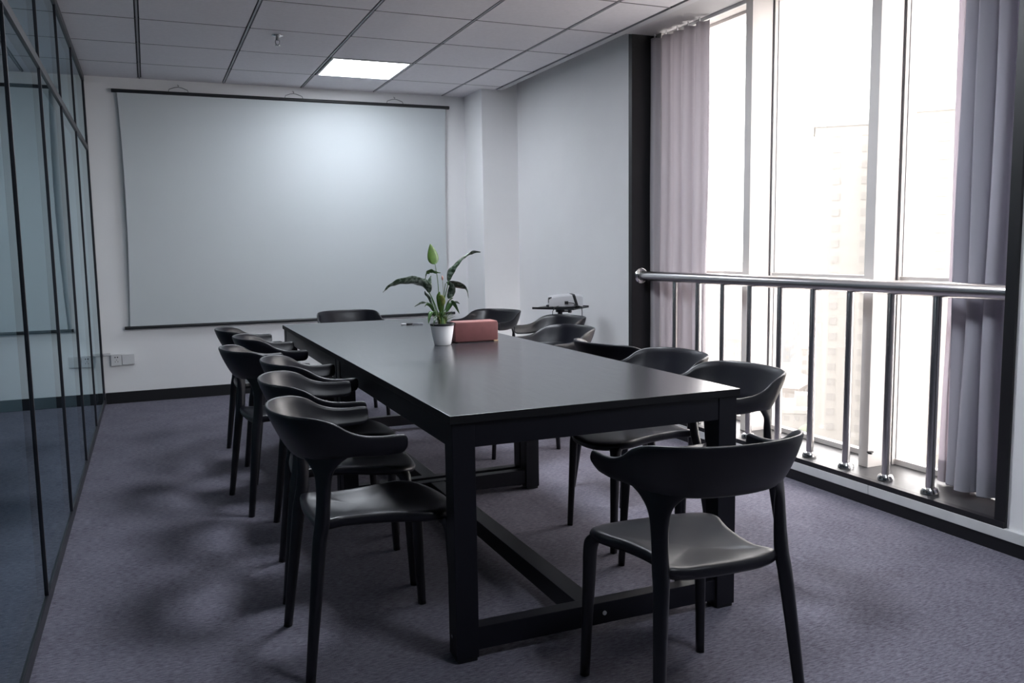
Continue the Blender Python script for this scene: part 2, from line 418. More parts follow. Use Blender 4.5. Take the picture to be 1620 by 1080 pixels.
# ================================================================== CEILING LAMP, SPRINKLER
def led_panel(x0, x1, y0, y1, label, pm=m_panel, group='ceiling light panels'):
    t = empty('ceiling_light', ((x0+x1)/2, (y0+y1)/2, H), label=label, cat='light', group=group)
    bm = bmesh.new(); hx, hy = (x1-x0)/2, (y1-y0)/2
    box(bm, -hx+.016, hx-.016, -hy+.014, hy-.014, -.002, .004)
    obj('diffuser', bm, pm, t)
    bm = bmesh.new()
    box(bm, -hx, hx, -hy, -hy+.014, -.004, .008); box(bm, -hx, hx, hy-.014, hy, -.004, .008)
    box(bm, -hx, -hx+.016, -hy+.014, hy-.014, -.004, .008); box(bm, hx-.016, hx, -hy+.014, hy-.014, -.004, .008)
    obj('frame', bm, m_white_strip, t)
    return t
led_panel(1.318, 1.922, 6.372, 7.012, 'square lit panel light set in the tiled ceiling above the projection screen', m_panel_far)

led_panel(1.318, 1.922, 3.130, 3.755, 'square lit panel light set in the ceiling above the near half of the table')
led_panel(1.318, 1.922, .550, 1.175, 'square lit panel light in the ceiling nearest the viewer, before the table', m_panel_far)

t = empty('fire_sprinkler', (.855, 5.83, H), label='small metal fire sprinkler head hanging from the ceiling tiles', cat='sprinkler')
bm = bmesh.new(); lathe(bm, [(.0, 0), (.036, -.001), (.036, -.006), (.014, -.012), (.0, -.012)], n=24); obj('flange', bm, m_chrome, t, True)
bm = bmesh.new(); lathe(bm, [(.0, -.01), (.011, -.01), (.011, -.03), (.007, -.034), (.0, -.034)], n=16)
for s in (-1, 1): tube(bm, [(s*.009, 0, -.028), (s*.014, 0, -.04), (s*.012, 0, -.055), (0, 0, -.064)], .0028, 6)
obj('body', bm, m_wire, t, True)
bm = bmesh.new(); lathe(bm, [(.0, -.064), (.018, -.064), (.018, -.067), (.0, -.068)], n=16); obj('deflector', bm, m_chrome, t, True)

# ================================================================== PROJECTION SCREEN
t = empty('projection_screen', (1.22, 7.585, .617), label='large white pull-down projection screen with black bars on the back wall', cat='projection screen')
def relp(x, y, z): return Vector((x-1.22, y-7.585, z-.617))
bm = bmesh.new(); tube(bm, [relp(-.192, 7.585, 2.508), relp(2.628, 7.585, 2.508)], .0145, 14); auto_smooth(obj('top_bar', bm, m_dark_plastic, t))
bm = bmesh.new(); tube(bm, [relp(-.205, 7.583, .617), relp(2.64, 7.583, .617)], .013, 14); auto_smooth(obj('bottom_bar', bm, m_dark_plastic, t))
bm = bmesh.new(); NX, NZ = 60, 40; rings = []
for side in (1, -1):
    vr = []
    for j in range(NZ+1):
        row = []; fz = j/NZ; z = .620+fz*(2.505-.620)
        pinch = .022*math.sin(PI*fz)**.8
        for i in range(NX+1):
            fx = i/NX; x = -.152-.015*(1-fz)+fx*(2.748) + pinch*(1-2*fx)*(1 if abs(1-2*fx) > 0 else 0)
            curl = .012*(abs(2*fx-1)**6)*math.sin(PI*fz)
            yy = 7.583 - curl - .004*math.sin(3*fx*PI+1)*math.sin(PI*fz)+side*.0008
            row.append(bm.verts.new(relp(x, yy, z)))
        vr.append(row)
    for j in range(NZ):
        for i in range(NX): bm.faces.new((vr[j][i], vr[j][i+1], vr[j+1][i+1], vr[j+1][i]))
obj('fabric', bm, m_screen, t, True)
for x in (.306, 1.229, 2.118):
    bm = bmesh.new()
    tube(bm, [relp(x-.075, 7.585, 2.523), relp(x-.070, 7.59, 2.540), relp(x-.03, 7.594, 2.556), relp(x, 7.597, 2.562), relp(x+.03, 7.594, 2.556), relp(x+.07, 7.59, 2.540), relp(x+.075, 7.585, 2.523)], .0028, 6)
    tube(bm, [relp(x, 7.597, 2.560), relp(x+.004, 7.600, 2.574), relp(x-.004, 7.61, 2.582)], .0028, 6)
    obj('hanger', bm, m_wire, t, True)

# wall sockets
t = empty('power_socket', (-.283, D, .365), label='white wall socket with plug holes, low at the left end of the back wall', cat='socket')
bm = bmesh.new(); box(bm, -.040, .038, -.032, 0, -.050, .042, .003); obj('faceplate', bm, m_white_plastic, t)
bm = bmesh.new()
for dx, dz in ((-.009, .018), (.009, .018)): box(bm, dx-.004, dx+.004, -.0335, -.030, dz-.005, dz+.005)
for dx, dz, a in ((-.010, -.018, .5), (.010, -.018, -.5), (0, -.004, 0)): box(bm, dx-.0015, dx+.0015, -.0335, -.030, dz-.005, dz+.005)
obj('socket_holes', bm, m_dark_plastic, t)
t2 = obj('wall_plate', bx(-.241, -.148, D-.028, D, .318, .402, bev=.003), m_white_plastic)
prop(t2, 'blank white wall plate right beside the socket with holes', 'wall plate')
t3 = obj('cable_trunking', bx(LX+.01, -.325, D-.016, D, .398, .420, bev=.002), m_white_plastic)
prop(t3, 'short white cable trunking leading left from the wall socket', 'cable trunking')

# ================================================================== RAILING
ry = [2.385, 2.629, 2.874, 3.120, 3.368, 3.614, 3.862, 4.108, 4.354, 4.602, 4.85]
rail = empty('window_railing', (3.10, 3.64, .12), label='polished steel railing of upright posts under one thick handrail before the window', cat='railing')
def rl(x, y, z): return Vector((x-3.10, y-3.64, z-.12))
bm = bmesh.new(); tube(bm, [rl(3.10, 2.266, 1.018), rl(3.10, 2.6, 1.018), rl(3.10, 5.0, 1.018), rl(3.10, 5.021, 1.018)], .033, 28); auto_smooth(obj('handrail', bm, m_steel, rail))
bm = bmesh.new()
rings = []
for r_, y_ in ((.030, 5.021), (.052, 5.021), (.052, 5.012), (.046, 5.006), (.034, 5.003)):
    rings.append([rl(3.10+r_*math.cos(2*PI*k/28), y_, 1.018+r_*math.sin(2*PI*k/28)) for k in range(28)])
loft(bm, rings, False); auto_smooth(obj('wall_flange', bm, m_chrome, rail))
for y in ry[1:-1]:
    bm = bmesh.new(); tube(bm, [rl(3.10, y, .125), rl(3.10, y, .99)], .0185, 20)
    p_ = auto_smooth(obj('post', bm, m_steel, rail))
    bm = bmesh.new()
    lathe(bm, [(.019, .030), (.030, .027), (.036, .018), (.038, .008), (.038, .001), (.0, .001)], c=rl(3.10, y, .12), n=28)
    f_ = auto_smooth(obj('base_flange', bm, m_chrome, p_))

# ================================================================== CURTAINS
def curtain(name, m, path, z0, z1, amp, folds, label, hem=None, seed=0, widen=0.0, header=True, group=None):
    rnd = random.Random(seed)
    t = empty(name, (path[0][0], path[0][1], z0), label=label, cat='curtain', group=group)
    o0 = Vector((path[0][0], path[0][1], z0))
    P = [Vector((a, b, 0)) for a, b in path]
    L = sum((b-a).length for a, b in zip(P, P[1:]))
    NU, NV = folds*14, 44
    ph = [rnd.uniform(-.6, .6) for _ in range(folds+2)]; am = [rnd.uniform(.6, 1.2) for _ in range(folds+2)]
    def base(u):
        d = u*L
        for a, b in zip(P, P[1:]):
            l = (b-a).length
            if d <= l+1e-6: return a+(b-a)*(d/l), (b-a).normalized()
            d -= l
        return P[-1], (P[-1]-P[-2]).normalized()
    bm = bmesh.new(); grids = []
    for side in (1, -1):
        vr = []
        for j in range(NV+1):
            fz = j/NV; z = z0+(z1-z0)*fz; row = []
            for i in range(NU+1):
                u = i/NU; c, tg = base(u); n = Vector((tg.y, -tg.x, 0))
                k = u*folds; a = am[int(k)]*amp*(.75+.35*(1-fz))
                q = math.sin(2*PI*k+ph[int(k)]*.35*math.sin(PI*(k % 1)) + .35*math.sin(3.1*fz+u*5+seed))
                off = a*(math.copysign(abs(q)**.8, q)) + .012*math.sin(2.3*fz*PI+u*9+seed)*(1-fz)
                wd = 1+widen*(1-fz)
                p = c + (c-P[0])*(wd-1) + n*(off+side*.0009) + tg*.012*math.sin(4*PI*k+seed)*(1-.5*fz)
                zz = z + (0.006*math.sin(2*PI*k*.5+seed) if j == 0 else 0)
                row.append(bm.verts.new(Vector((p.x, p.y, zz))-o0))
            vr.append(row)
        for j in range(NV):
            for i in range(NU): bm.faces.new((vr[j][i], vr[j][i+1], vr[j+1][i+1], vr[j+1][i]))
        grids.append(vr)
    A, B = grids
    for i in range(NU):
        bm.faces.new((A[0][i], B[0][i], B[0][i+1], A[0][i+1])); bm.faces.new((A[-1][i], A[-1][i+1], B[-1][i+1], B[-1][i]))
    for j in range(NV):
        bm.faces.new((A[j][0], A[j+1][0], B[j+1][0], B[j][0])); bm.faces.new((A[j][-1], B[j][-1], B[j+1][-1], A[j+1][-1]))
    obj('drape', bm, m, t, True)
    if hem:                                                        # hem band: slightly thicker strip hugging the drape bottom
        bm = bmesh.new()
        for side in (1, -1):
            vr = []
            for zf in (0.002, .5, 1):
                row = []
                for i in range(NU+1):
                    u = i/NU; c, tg = base(u); n = Vector((tg.y, -tg.x, 0)); fz = zf*hem/(z1-z0)
                    k = u*folds; a = am[int(k)]*amp*(.75+.35*(1-fz))
                    q = math.sin(2*PI*k+ph[int(k)]*.35*math.sin(PI*(k % 1)) + .35*math.sin(3.1*fz+u*5+seed))
                    off = a*(math.copysign(abs(q)**.8, q)) + .012*math.sin(2.3*fz*PI+u*9+seed)*(1-fz)
                    wd = 1+widen*(1-fz)
                    p = c + (c-P[0])*(wd-1) + n*(off+side*.0022) + tg*.012*math.sin(4*PI*k+seed)*(1-.5*fz)
                    row.append(bm.verts.new(Vector((p.x, p.y, z0+zf*hem))-o0))
                vr.append(row)
            for j in range(2):
                for i in range(NU): bm.faces.new((vr[j][i], vr[j][i+1], vr[j+1][i+1], vr[j+1][i]))
        obj('hem', bm, m, t, True)
    if header:
        for q in range(folds):
            bm = bmesh.new()
            c, tg = base((q+.25)/folds)
            box(bm, c.x-.004-o0.x, c.x+.004-o0.x, c.y-.003-o0.y, c.y+.003-o0.y, z1-z0-.004, H-z0-.002)
            obj('glider', bm, m_white_plastic, t)
    return t
curtain('window_curtain', m_curt_l, [(3.172, 5.000), (3.205, 4.72), (3.215, 4.44)], .135, 2.585, .028, 5, 'lavender floor length curtain gathered at the far end of the window', hem=.10, seed=3)
curtain('window_curtain', m_curt_r, [(3.200, 2.280), (3.185, 2.36), (3.195, 2.49), (3.240, 2.650)], .150, 2.60, .030, 4, 'dark grey curtain gathered in front at the near end of window', hem=.10, seed=5, header=False)
curtain('window_curtain', m_sheer, [(3.30, 2.40), (3.305, 2.60), (3.30, 2.74)], .130, 2.60, .014, 4, 'pale thin curtain edge hanging behind the dark grey curtain', hem=.10, seed=8, header=False)
o = obj('curtain_track', bx(3.236, 3.256, 2.27, 5.02, H-.022, H-.001, bev=.002), m_white_strip)
prop(o, 'white ceiling mounted curtain track above the window', 'curtain track')

# ================================================================== TABLE
m_bolt = mat('zinc_bolt', (.6, .6, .6), .45, metal=.5)
def make_table():
    o0 = Vector((.764, 2.258, 0)); W, L = 1.012, 3.345
    t = empty('conference_table', o0, R(-.15), label='long black conference table with glossy dark wood-grain top and metal frame', cat='table')
    bm = bmesh.new(); box(bm, 0, W, 0, L, .725, .75, .0020)
    for f in bm.faces:
        if abs(f.calc_center_median().z-.75) > .0006: f.material_index = 1
    obj('tabletop', bm, [m_top, m_edge], t)
    lw = .070; IN = .008
    half = L/2
    for k in (0, 1):
        ya = IN + k*(half+.004-IN+.0) ; yb = half-.014 if k == 0 else L-IN
        yb2 = yb
        for x in (IN, W-IN-lw):
            for y in (ya, yb2-lw):
                bm = bmesh.new(); box(bm, x, x+lw, y, y+lw, .012, .724, .002); l_ = obj('leg', bm, m_legmetal, t)
                bm = bmesh.new(); box(bm, x+.004, x+lw-.004, y+.004, y+lw-.004, 0, .013, .003); obj('foot_pad', bm, m_dark_plastic, l_)
                bm = bmesh.new()
                sx = -1 if x < .3 else 1; xo = x if sx < 0 else x+lw
                tube(bm, [(xo-sx*.002, y+lw*.5, .075), (xo+sx*.003, y+lw*.5, .075)], .006, 12); obj('bolt', bm, m_chrome, l_)
        for y in (ya, yb2-lw):
            bm = bmesh.new(); box(bm, IN+lw, W-IN-lw, y+.003, y+lw-.003, .650, .7245, .002); obj('end_apron', bm, m_legmetal, t)
            bm = bmesh.new(); box(bm, IN+lw, W-IN-lw, y+.010, y+lw-.010, .030, .100, .002); cb = obj('crossbar', bm, m_legmetal, t)
            bm = bmesh.new(); yy = y+.010 if y < 1 else y+lw-.010; sg = -1 if y < 1 else 1
            tube(bm, [(.508, yy-sg*.002, .065), (.508, yy+sg*.003, .065)], .007, 14); obj('bolt', bm, m_bolt, cb)
        for x in (IN+.003, W-IN-lw+.003):
            bm = bmesh.new(); box(bm, x, x+lw-.006, ya+lw, yb2-lw, .650, .7245, .002); obj('side_apron', bm, m_legmetal, t)
        bm = bmesh.new(); box(bm, .430, .500, ya+lw-.010, yb2-lw+.010, .032, .098, .002); obj('stretcher', bm, m_legmetal, t)
make_table()

# ================================================================== CHAIRS
def rsq(c, hw, hn, ang, n=14, e=3.2, bend=0.0):
    """rounded-square section in the plane z=c.z ; axis u at angle ang"""
    u = Vector((math.cos(ang), math.sin(ang), 0)); v = Vector((-u.y, u.x, 0)); out = []
    for k in range(n):
        a = 2*PI*k/n; ca, sa = math.cos(a), math.sin(a)
        wu = hw*math.copysign(abs(ca)**(2/e), ca)
        p = Vector(c)+u*wu+v*hn*math.copysign(abs(sa)**(2/e), sa)
        if bend: p -= Vector((c[0], c[1], 0)).normalized()*wu*wu*bend
        out.append(p)
    return out
def interp_sections(secs, m=4):
    A = catmull([Vector(s[0]) for s in secs], m)
    hs = catmull([Vector((s[1], s[2], s[3])) for s in secs], m)
    return [(a, h.x, h.y, h.z) for a, h in zip(A, hs)]
def make_chair():
    t = empty('armchair', (0, 0, 0))
    # --- backrest band
    ST = [((-.285, 0, .768), (-.218, 0, .630)), ((-.273, .095, .768), (-.210, .085, .631)), ((-.240, .168, .767), (-.186, .145, .634)),
          ((-.185, .213, .763), (-.148, .184, .638)), ((-.135, .230, .748), (-.112, .204, .642)), ((-.092, .236, .722), (-.075, .214, .646)),
          ((-.048, .238, .707), (-.035, .218, .643)), ((0, .239, .702), (0, .222, .643)), ((.030, .240, .702), (.030, .223, .644)),
          ((.056, .240, .7020), (.052, .224, .6455)), ((.0665, .240, .6990), (.0645, .226, .6510)), ((.071, .240, .692), (.0705, .229, .661))]
    full = [((a[0], -a[1], a[2]), (b[0], -b[1], b[2])) for a, b in ST[:0:-1]]+ST
    T = catmull([f[0] for f in full], 6); B = catmull([f[1] for f in full], 6)
    rings = []; n = len(T)
    for i in range(n):
        tg = (T[min(i+1, n-1)]-T[max(i-1, 0)]); tg.z = 0; tg.normalize()
        nv = Vector((tg.y, -tg.x, 0))                                 # outward
        upv = (T[i]-B[i]); hgt = upv.length; upv.normalize()
        no = nv-upv*nv.dot(upv); no.normalize(); th = .0065
        ring = []; K = 6
        for k in range(K+1):                                          # outer side bottom -> top with slight belly
            f = k/K; b_ = -.004*math.sin(PI*f)
            ring.append(B[i].lerp(T[i], .04+.92*f)+no*(th*(1 if 0 < k < K else .8)+b_))
        ring.append(T[i]+no*th*.35); ring.append(T[i]-no*th*.35)
        for k in range(K, -1, -1):
            f = k/K; b_ = -.004*math.sin(PI*f)
            ring.append(B[i].lerp(T[i], .04+.92*f)+no*(-th*(1 if 0 < k < K else .8)+b_))
        ring.append(B[i]-no*th*.35); ring.append(B[i]+no*th*.35)
        rings.append(ring)
    bm = bmesh.new(); loft(bm, rings)
    obj('backrest', bm, m_plastic, t, True)
    # --- seat
    half = [(.272, 0), (.268, .07), (.252, .125), (.228, .165), (.195, .190), (.150, .196), (.100, .180), (.050, .163), (0, .152), (-.060, .144), (-.110, .142),
            (-.140, .154), (-.162, .162), (-.178, .150), (-.184, .110), (-.188, .06), (-.190, 0)]
    pts = half+[(a, -b) for a, b in half[-2:0:-1]]
    pts3 = [Vector((a, b, 0)) for a, b in pts]; pts3.append(pts3[0]); dense = catmull([pts3[-2]]+pts3+[pts3[1]], 3)[3:-3]
    dense = dense[:-1]
    def prof(r):
        return [(0, .4385), (.25, .4395), (.5, .4425), (.75, .4480), (.88, .4505), (.95, .4500), (.985, .4460), (1.0, .4380), (.99, .4270), (.95, .4190), (.6, .4200), (0, .4200)]
    P = prof(0); bm = bmesh.new(); rings = []
    for r, z in P:
        ring = []
        for p in dense:
            q = Vector((-.02, 0, 0)).lerp(p, max(r, .004)) if r > 0 else Vector((-.02, 0, 0))+(p-Vector((-.02, 0, 0)))*.004
            dz = 0
            if q.x > .12: dz -= 1.1*(q.x-.12)**2
            if abs(q.y) > .10 and q.x < .1: dz += .12*(abs(q.y)-.10)*max(0, min(1, (.1-q.x)/.2))
            ring.append(Vector((q.x, q.y, z+dz)))
        rings.append(ring)
    loft(bm, rings)
    obj('seat', bm, m_plastic, t, True)
    # --- legs
    for s in (1, -1):
        secs = [((-.225, .210, 0), .0125, .0125, .8), ((-.211, .2010, .12), .0140, .0140, .8), ((-.192, .1885, .28), .0165, .0160, .8), ((-.178, .178, .40), .0190, .0175, .8),
                ((-.168, .174, .45), .0205, .0175, .8), ((-.162, .173, .51), .0200, .0150, .85), ((-.159, .1725, .57), .0235, .0130, .78), ((-.159, .1725, .605), .034, .0105, .74), ((-.160, .1725, .630), .056, .0080, .70), ((-.161, .1735, .646), .076, .0062, .70), ((-.164, .1765, .664), .086, .0030, .70)]
        bm = bmesh.new()
        loft(bm, [rsq((c.x, c.y*s, c.z), a, b, g*s, 20, 3.2, 2.4*max(0, min(1, (a-.02)/.03))) for c, a, b, g in interp_sections(secs)])
        # shoulder that joins the seat
        obj('leg', bm, m_plastic, t, True)
        secs = [((.228, .192, 0), .0125, .0125, .4), ((.222, .187, .15), .0140, .0140, .4), ((.216, .182, .30), .0165, .0165, .4), ((.212, .179, .385), .0185, .0180, .4),
                ((.202, .168, .412), .026, .022, .6), ((.180, .145, .428), .042, .032, .75), ((.172, .135, .434), .048, .030, .8)]
        bm = bmesh.new()
        loft(bm, [rsq((c.x, c.y*s, c.z), a, b, g*s) for c, a, b, g in interp_sections(secs)])
        obj('leg', bm, m_plastic, t, True)
    # rear seat lugs as part of the seat
    return t
proto = make_chair()
def copy_tree(o, parent=None):
    c = o.copy(); C.objects.link(c)
    if parent: c.parent = parent
    for ch in o.children: copy_tree(ch, c)
    return c
kids = list(proto.children)
chairs = [
    ((1.268, 1.825), 87, 'black plastic armchair nearest the viewer at the near end of the table, seen from behind'),
    ((.580, 2.545), 0, 'nearest black armchair on the left long side of the table, beside its front corner leg'),
    ((.624, 3.125), -6, 'second black armchair from the viewer on the left side of the table'),
    ((.695, 3.665), 0, 'third black armchair from the viewer on the left side of the table, pushed in close'),
    ((.573, 4.240), 7, 'fourth black armchair from the viewer on the left side, pulled back from its row'),
    ((.680, 4.770), 0, 'fifth black armchair from the viewer on the left side of the table'),
    ((.625, 5.300), 0, 'farthest black armchair on the left side of the table, nearest the back wall'),
    ((1.842, 2.560), 180, 'nearest black armchair on the window side, its arm behind the right front table corner'),
    ((1.880, 3.070), 180, 'second black armchair on the window side, in front of the lavender curtain'),
    ((2.187, 3.610), 6, 'black armchair turned with its back to the table, facing the window'),
    ((2.030, 4.330), 185, 'black armchair on the window side partly hidden by the armchair turned away'),
    ((2.330, 5.000), 185, 'black armchair on the window side, just in front of the projector stand'),
    ((2.190, 5.720), 205, 'black armchair behind the salmon box, turned towards the far right corner of table'),
    ((1.360, 6.200), 270, 'black armchair at the far end of the table facing the viewer, under the screen'),
]
for i, (p, h, lab) in enumerate(chairs):
    c = proto if i == 0 else copy_tree(proto)
    c.location = (p[0], p[1], 0); c.rotation_euler = (0, 0, R(h))
    prop(c, lab, 'chair', 'black plastic armchairs around the conference table')

# ================================================================== THINGS ON THE TABLE
PX, PY, TZ = 1.320, 3.985, .750
t = empty('potted_plant', (PX, PY, TZ), label='peace lily in a white tapered pot standing on the table', cat='plant')
bm = bmesh.new()
lathe(bm, [(.0, 0), (.038, 0), (.041, .003), (.046, .025), (.052, .055), (.056, .085), (.0575, .099), (.0575, .1035), (.0545, .1035), (.053, .092), (.0, .092)], n=40)
auto_smooth(obj('pot', bm, m_ceramic, t), 50)
bm = bmesh.new(); lathe(bm, [(.0578, .0965), (.0605, .0975), (.0608, .1060), (.0575, .1080), (.0535, .1045), (.0550, .097)], n=40); auto_smooth(obj('inner_rim', bm, m_dark_plastic, t), 50)
bm = bmesh.new()
vr = lathe(bm, [(.0, .103), (.02, .104), (.040, .101), (.053, .098), (.053, .094), (0, .094)], n=28)
obj('soil', bm, m_soil, t, True)
S = .00328
def pp(u, v, dy):                                # plant sketch units (u right, v up, 1/6 px steps) to metres around the pot
    return Vector(((u-618)/6*S, dy, (995-v)/6*S))
def leaf(pts, width, m, fold=.25, tipk=.5, wav=0.0, name='leaf', side=None, n=18):
    """blade along pts; side = direction of the blade's width"""
    P = catmull(pts, 6); N = len(P); bm = bmesh.new(); rows = []
    sd0 = Vector(side) if side else None
    for i, p in enumerate(P):
        f = i/(N-1); tg = (P[min(i+1, N-1)]-P[max(i-1, 0)]).normalized()
        sd = sd0 if sd0 else tg.cross(Vector((0, 1, 0)))
        sd = (sd-tg*sd.dot(tg)).normalized(); nn = tg.cross(sd).normalized()
        wd = width*.5*(math.sin(PI*min(1, f**.75)))**.8*(1-.25*f)+.0006
        row = []
        for k in (-1, -.5, 0, .5, 1):
            wv = wav*math.sin(9*f*PI+k*2)*abs(k)
            row.append(p+sd*k*wd+nn*(fold*abs(k)*wd+wv))
        rows.append((row, nn))
    grid = []
    for sgn in (1, -1):
        g = [[bm.verts.new(q+nn*sgn*.0004) for q in row] for row, nn in rows]
        for a, b in zip(g, g[1:]):
            for k in range(4): bm.faces.new((a[k], a[k+1], b[k+1], b[k]))
        grid.append(g)
    A, B_ = grid
    for a, b, c, d in zip(A, A[1:], B_, B_[1:]):
        bm.faces.new((a[0], b[0], d[0], c[0])); bm.faces.new((a[-1], c[-1], d[-1], b[-1]))
    return obj(name, bm, m, t, True)
def stem(pts, r0, r1, m=None):
    P = catmull(pts, 5); N = len(P)
    bm = bmesh.new(); tube(bm, P, [r0+(r1-r0)*i/(N-1) for i in range(N)], 8); return obj('stem', bm, m or m_leaf3, t, True)
# upright bright leaf
stem([pp(600, 770, 0), pp(597, 600, .005), pp(592, 420, .01), pp(570, 255, .012)], .0024, .0016)
leaf([pp(572, 268, .012), pp(560, 215, .013), pp(545, 150, .012), pp(530, 84, .010)], .068, m_leaf2, fold=.12, side=(1, .25, 0))
# tall right arching leaf
stem([pp(615, 770, 0), pp(635, 600, -.01), pp(660, 480, -.02), pp(672, 420, -.02)], .0028, .002)
leaf([pp(672, 425, -.02), pp(690, 330, -.02), pp(745, 255, -.025), pp(830, 190, -.03), pp(900, 158, -.035), pp(975, 165, -.04)], .050, m_leaf, fold=.5, side=(.55, -.5, .5), wav=.0015)
# big left leaf
stem([pp(590, 770, 0), pp(560, 660, -.01), pp(515, 560, -.02), pp(470, 490, -.03)], .003, .002)
leaf([pp(480, 500, -.03), pp(420, 440, -.035), pp(330, 412, -.045), pp(210, 418, -.055), pp(120, 445, -.06), pp(52, 495, -.06)], .062, m_leaf, fold=.35, side=(0, -.75, .65), wav=.002)
# right folded leaf
stem([pp(622, 770, 0), pp(645, 640, .01), pp(655, 520, .015), pp(665, 440, .01)], .0024, .0018)
leaf([pp(672, 432, .01), pp(730, 432, .0), pp(800, 450, -.01), pp(850, 490, -.02), pp(864, 580, -.02)], .058, m_leaf, fold=.4, side=(-.3, -.7, .6))
leaf([pp(680, 580, .0), pp(712, 520, .0), pp(715, 470, -.005), pp(690, 425, -.01)], .040, m_leaf, fold=.3, side=(1, -.4, .1))
# curled upper leaf
stem([pp(585, 770, .01), pp(560, 640, .02), pp(520, 520, .02), pp(500, 430, .02)], .0022, .0015)
leaf([pp(480, 400, .02), pp(490, 345, .02), pp(530, 322, .015), pp(570, 335, .01), pp(620, 345, .01)], .026, m_leaf3, fold=.4, side=(0, -.6, .8), wav=.002)
leaf([pp(500, 520, -.01), pp(490, 470, -.015), pp(500, 420, -.01), pp(525, 365, 0)], .034, m_leaf, fold=.3, side=(1, -.3, 0))
leaf([pp(500, 505, -.02), pp(470, 450, -.03), pp(440, 410, -.03), pp(395, 390, -.03)], .036, m_leaf, fold=.35, side=(.5, -.6, .5), wav=.002)
# low side leaves
stem([pp(580, 770, 0), pp(540, 680, -.02), pp(480, 610, -.03), pp(445, 600, -.03)], .0018, .0012)
leaf([pp(450, 605, -.03), pp(410, 605, -.035), pp(375, 618, -.04), pp(340, 634, -.04)], .018, m_leaf, side=(0, -.7, .7))
leaf([pp(530, 690, -.02), pp(500, 640, -.03), pp(465, 620, -.03), pp(440, 640, -.03)], .022, m_leaf3, side=(0, -.6, .8))
leaf([pp(545, 740, -.02), pp(520, 690, -.035), pp(480, 710, -.045), pp(460, 790, -.05)], .028, m_leaf3, fold=.4, side=(1, -.4, .2))
leaf([pp(550, 720, -.03), pp(530, 740, -.04), pp(515, 770, -.05), pp(500, 812, -.055)], .014, m_leaf, side=(1, -.4, .2))
leaf([pp(540, 660, .0), pp(500, 560, -.0), pp(470, 530, -.0), pp(462, 500, 0)], .016, m_leaf, side=(1, -.4, .2))
leaf([pp(650, 700, -.01), pp(690, 620, -.02), pp(720, 625, -.03), pp(766, 715, -.03)], .030, m_leaf3, fold=.35, side=(.6, -.6, .5))
leaf([pp(650, 690, .01), pp(680, 620, .02), pp(710, 585, .02), pp(742, 575, .02)], .030, m_leaf3, fold=.35, side=(.3, -.7, .6))
leaf([pp(680, 660, .01), pp(720, 620, .0), pp(760, 612, .0), pp(790, 630, .0)], .018, m_leaf, side=(0, -.6, .8))
leaf([pp(600, 700, -.01), pp(590, 610, -.02), pp(580, 550, -.02), pp(590, 510, -.02)], .032, m_leaf2, fold=.3, side=(1, -.3, 0))
leaf([pp(615, 640, -.02), pp(612, 600, -.025), pp(600, 560, -.03), pp(575, 540, -.03)], .030, m_leaf4, fold=.3, side=(1, -.3, 0))
# flower bud
stem([pp(610, 770, .01), pp(630, 640, .015), pp(645, 520, .015), pp(640, 410, .015)], .0014, .001, m_leaf4)
bm = bmesh.new(); P_ = catmull([pp(641, 415, .015), pp(640, 392, .015), pp(636, 368, .015)], 4); tube(bm, P_, [.001, .0028, .004, .0048, .005, .0045, .0035, .0022, .0008], 10); obj('flower_bud', bm, m_bud, t, True)
rnd = random.Random(11)
for k in range(34):                                   # dense short shoots at the base
    a = rnd.uniform(0, 2*PI); rr = rnd.uniform(.012, .058); hh = rnd.uniform(.045, .10)*(1-rr*4)
    b0 = Vector((.018*math.cos(a), .018*math.sin(a), .100)); b1 = Vector((rr*.6*math.cos(a), rr*.6*math.sin(a), .100+hh*.75)); b2 = Vector((rr*1.15*math.cos(a+.2), rr*1.15*math.sin(a+.2), .100+hh))
    leaf([b0, (b0+b1)/2+Vector((0, 0, .008)), b1, b2], rnd.uniform(.008, .015), rnd.choice([m_leaf3, m_leaf4, m_leaf2, m_leaf3]), name='shoot', side=(-math.sin(a), math.cos(a), 0))

# salmon box
t = empty('salmon_box', (1.513, 4.065, TZ), R(-1.5), label='salmon pink leather-look box lying on the table behind the plant pot', cat='box')
bm = bmesh.new(); box(bm, -.115, .113, -.058, .050, .004, .102, .008); auto_smooth(obj('body', bm, m_box, t), 50)
bm = bmesh.new(); box(bm, -.113, .111, -.056, .048, .098, .1045, .003)
box(bm, .108, .1155, -.052, .046, .012, .096, .002); obj('piping', bm, m_boxedge, t)
bm = bmesh.new(); box(bm, -.100, .098, -.050, .042, 0, .006, .001); obj('base', bm, mat('box_base', (.05, .012, .012), .6), t)
bm = bmesh.new(); box(bm, .113, .128, .000, .030, .048, .066, .003); obj('side_tab', bm, m_white_plastic, t)
bm = bmesh.new(); box(bm, .090, .112, -.063, -.048, .0005, .007, .001); obj('tag', bm, mat('tan_tag', (.42, .27, .16), .6), t)

# pen
t = empty('ballpoint_pen', (1.505, 5.150, TZ+.0055), R(-12), label='clear and black pen lying on the table left of the plant', cat='pen')
bm = bmesh.new(); tube(bm, [(-.068, 0, 0), (-.062, 0, 0), (-.02, 0, 0)], [.003, .0052, .0052], 12); obj('cap', bm, mat('clear_plastic', (.45, .46, .5), .15), t, True)
bm = bmesh.new(); tube(bm, [(-.034, 0, 0), (.005, 0, 0)], .0055, 12); obj('grip', bm, m_dark_plastic, t, True)
bm = bmesh.new(); tube(bm, [(.004, 0, 0), (.050, 0, 0), (.054, 0, 0), (.070, 0, 0)], [.0045, .0045, .0052, .005], 12); obj('barrel', bm, mat('pen_barrel', (.22, .23, .27), .2), t, True)

